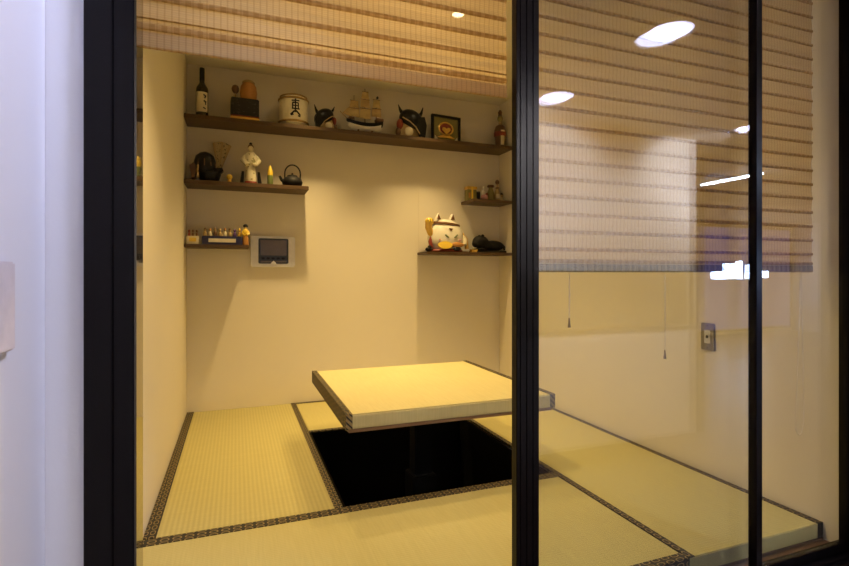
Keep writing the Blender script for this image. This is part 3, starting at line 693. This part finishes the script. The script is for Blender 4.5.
mini('lidded_jar', 'tiny olive jar with wide dark lid on the small right shelf', 2.075, [('jar_body', lathe(bmn(), [(0, 0), (.024, 0), (.032, .02), (.031, .07), (.020, .098), (.016, .112), (0, .112)], 22), 'olive'), ('dark_lid', lathe(bmn(), [(0, .1125), (.024, .1125), (.031, .120), (.027, .131), (0, .134)], 22), 'brown')])
mini('stoppered_bottle', 'tallest miniature bottle with round dark stopper on the small right shelf', 2.140, [('bottle_body', lathe(bmn(), [(0, 0), (.026, 0), (.029, .02), (.026, .06), (.018, .09), (.010, .12), (.009, .140), (0, .140)], 22), 'tan'), ('cream_label', lathe(bmn(), [(.0285, .03), (.0296, .03), (.0275, .065), (.0262, .065), (.0285, .03)], 14, a0=-2.4, a1=-.8), 'cream'), ('neck_band', lathe(bmn(), [(.0125, .105), (.0165, .108), (.0145, .118), (.011, .120), (.0125, .105)], 18), 'brown'), ('stopper', ell(bmn(), (0, 0, .158), (.018, .018, .020)), 'brown')])
mini('dark_haired_doll', 'tiny white doll with dark hair against the right wall', 2.182, [('body', lathe(bmn(), [(0, 0), (.017, 0), (.016, .025), (.008, .044), (0, .044)], 18), 'cream'), ('head', ell(bmn(), (0, -.001, .055), (.013, .013, .014)), 'tan'), ('hair', ell(bmn(), (0, .003, .064), (.016, .015, .014)), 'black')])

# --- lucky cat
o = th('lucky_cat', 'plump white lucky cat figurine with raised gold paw on the lower right shelf', 'figurine', 1.640, RL, 0, 3.86)
o.scale = (1.04, .85, 1.0)
obj('red_cushion', lathe(bmn(), [(0, 0), (.140, 0), (.150, .012), (.140, .026), (0, .026)], 36, sy=.66), 'red', o, True)
obj('body', lathe(bmn(), [(0, .026), (.118, .028), (.142, .06), (.152, .11), (.148, .16), (.130, .205), (.105, .238), (.070, .262), (.030, .275), (0, .277)], 40, sy=.70), 'whitec', o, True)
for sg in (-1, 1):
    x_ = sg * .060 - .004
    e_ = obj('ear', lathe(bmn(), [(0, .046), (.010, .036), (.024, .010), (.030, -.016), (0, -.016)], 16, (x_, -.004, .278), sy=.6), 'whitec', o, True)
    obj('inner_ear', prism(bmn(), [(x_ - .017, .272), (x_ + .017, .272), (x_ + sg * .004, .318)], -.026, -.017), 'brown', e_)
bd = obj('dark_headband', lathe(bmn(), [(.114, -.008), (.125, -.006), (.122, .010), (.108, .013), (.114, -.008)], 40, sy=.72), 'brown', o, True)
bd.location = (0, 0, .232); bd.rotation_euler = (0, .09, 0)
for sg in (-1, 1):
    obj('eye', tube(bmn(), [(sg * .022 + .016, -.108, .118), (sg * .036 + .016, -.107, .126), (sg * .052 + .016, -.101, .142)], [.004, .008, .005], 8), 'green', o, True)
    obj('whisker_dot', ell(bmn(), (sg * .085 + .01, -.087, .10), (.012, .006, .009), None, 12, 8), 'pink', o, True)
obj('nose', prism(bmn(), [(-.002, .196), (.030, .192), (.014, .172)], -.106, -.088), 'brown', o)
pw = obj('raised_paw', tube(bmn(), [(-.105, -.02, .130), (-.140, -.03, .160), (-.158, -.035, .200), (-.154, -.036, .238)], [.026, .028, .027, .030], 14), 'gold', o, True)
obj('paw_tip', ell(bmn(), (-.150, -.036, .252), (.036, .028, .030)), 'yellow', pw, True)
for k in range(3): obj('toe_line', tube(bmn(), [(-.170 + k * .02, -.062, .270), (-.170 + k * .02, -.067, .248)], .003, 6), 'brown', pw)
obj('red_sleeve', tube(bmn(), [(-.130, -.030, .135), (-.146, -.042, .085), (-.138, -.050, .035)], [.010, .015, .014], 10), 'red', o, True)
k_ = obj('gold_coin', lathe(bmn(), [(0, .010), (.060, .009), (.064, 0), (0, 0)], 28), 'yellow', o, True)
k_.rotation_euler = (PI / 2 - .2, 0, 0); k_.scale = (1.0, .50, 1); k_.location = (-.040, -.108, .055)
obj('orange_bib', ell(bmn(), (.068, -.096, .060), (.060, .020, .022), None, 18, 10), 'orange', o, True)
obj('dark_foot', ell(bmn(), (.066, -.104, .026), (.034, .018, .018), None, 14, 8), 'black', o, True)
obj('lower_paw', tube(bmn(), [(.138, -.02, .135), (.158, -.035, .10), (.150, -.05, .062)], [.022, .024, .020], 12), 'cream', o, True)
obj('gold_tassel', tube(bmn(), [(.140, -.02, .165), (.172, -.03, .11), (.178, -.03, .03)], [.008, .014, .018], 10), 'gold', o, True)

o = th('gold_ingot', 'small gold ornament tucked beside the right side of the lucky cat', 'ornament', 1.862, RL, 0, 3.775)
obj('ingot_base', prism(bmn(), [(-.026, 0), (.020, 0), (.028, .026), (.012, .020), (-.012, .020), (-.034, .026)], -.018, .018), 'gold', o)
obj('ingot_dome', ell(bmn(), (-.002, 0, .026), (.014, .014, .012), None, 14, 8), 'olive', o, True)
o = th('black_pebble_ornament', 'tiny black ornament left of the lucky cat', 'ornament', 1.455, RL, 0, 3.77)
obj('stone', ell(bmn(), (0, 0, .018), (.034, .022, .018), ('Z', .4), 14, 9), 'matblack', o, True)
obj('small_stone', ell(bmn(), (.008, 0, .040), (.016, .014, .012), None, 12, 8), 'matblack', o, True)

o = th('dark_stone_beast', 'black carved crouching beast on the right of the lower shelf', 'figurine', 2.030, RL, 0, 3.84)
o.scale = (1.1, 1.1, 1.02)
obj('plinth', box(bmn(), -.145, .140, -.045, .045, 0, .018, .004), 'black', o)
bm = bmn(); ell(bm, (.045, 0, .060), (.090, .046, .046)); ell(bm, (-.070, -.004, .090), (.066, .050, .056)); ell(bm, (-.112, -.01, .075), (.030, .034, .032)); ell(bm, (-.02, 0, .062), (.06, .045, .045))
me_o = obj('body', bm, 'matblack', o, True)
md = me_o.modifiers.new('fuse', 'REMESH'); md.mode = 'VOXEL'; md.voxel_size = .007; md.use_smooth_shade = True
for sg in (-1, 1):
    obj('paw', ell(bmn(), (-.078, sg * .028 - .012, .028), (.034, .014, .012), None, 12, 8), 'matblack', o, True)
    obj('ear', ell(bmn(), (-.062, sg * .028, .140), (.013, .008, .013), None, 10, 6), 'matblack', o, True)
obj('tail', tube(bmn(), [(.120, 0, .07), (.134, -.01, .05), (.126, -.03, .028)], [.012, .012, .008], 10), 'matblack', o, True)

# ------------------------------------------------------------------ switch plates
o = thing('wall_outlet', 'grey metal outlet plate on the right wall behind the glass', 'outlet', (XR - .001, 1.838, .616))
obj('plate', box(bmn(), -.008, 0, -.039, .039, 0, .134, .003), 'grey', o)
obj('socket_insert', box(bmn(), -.0105, -.0082, -.017, .017, .034, .100, .001), 'silver', o)
for zz in (.012, .122): obj('screw', ell(bmn(), (-.0085, 0, zz), (.002, .003, .003), None, 8, 6), 'bezel', o)
obj('socket_hole', box(bmn(), -.0115, -.0106, -.006, .006, .060, .074), 'black', o)
o = thing('light_switch', 'white switch plate on the hall wall at the left edge', 'light switch', (-.346, .925, .876))
obj('plate', box(bmn(), 0, .012, -.068, .068, 0, .142, .003), 'plate', o)
obj('rocker', box(bmn(), .0122, .016, -.050, .010, .03, .112, .002), 'plate', o)
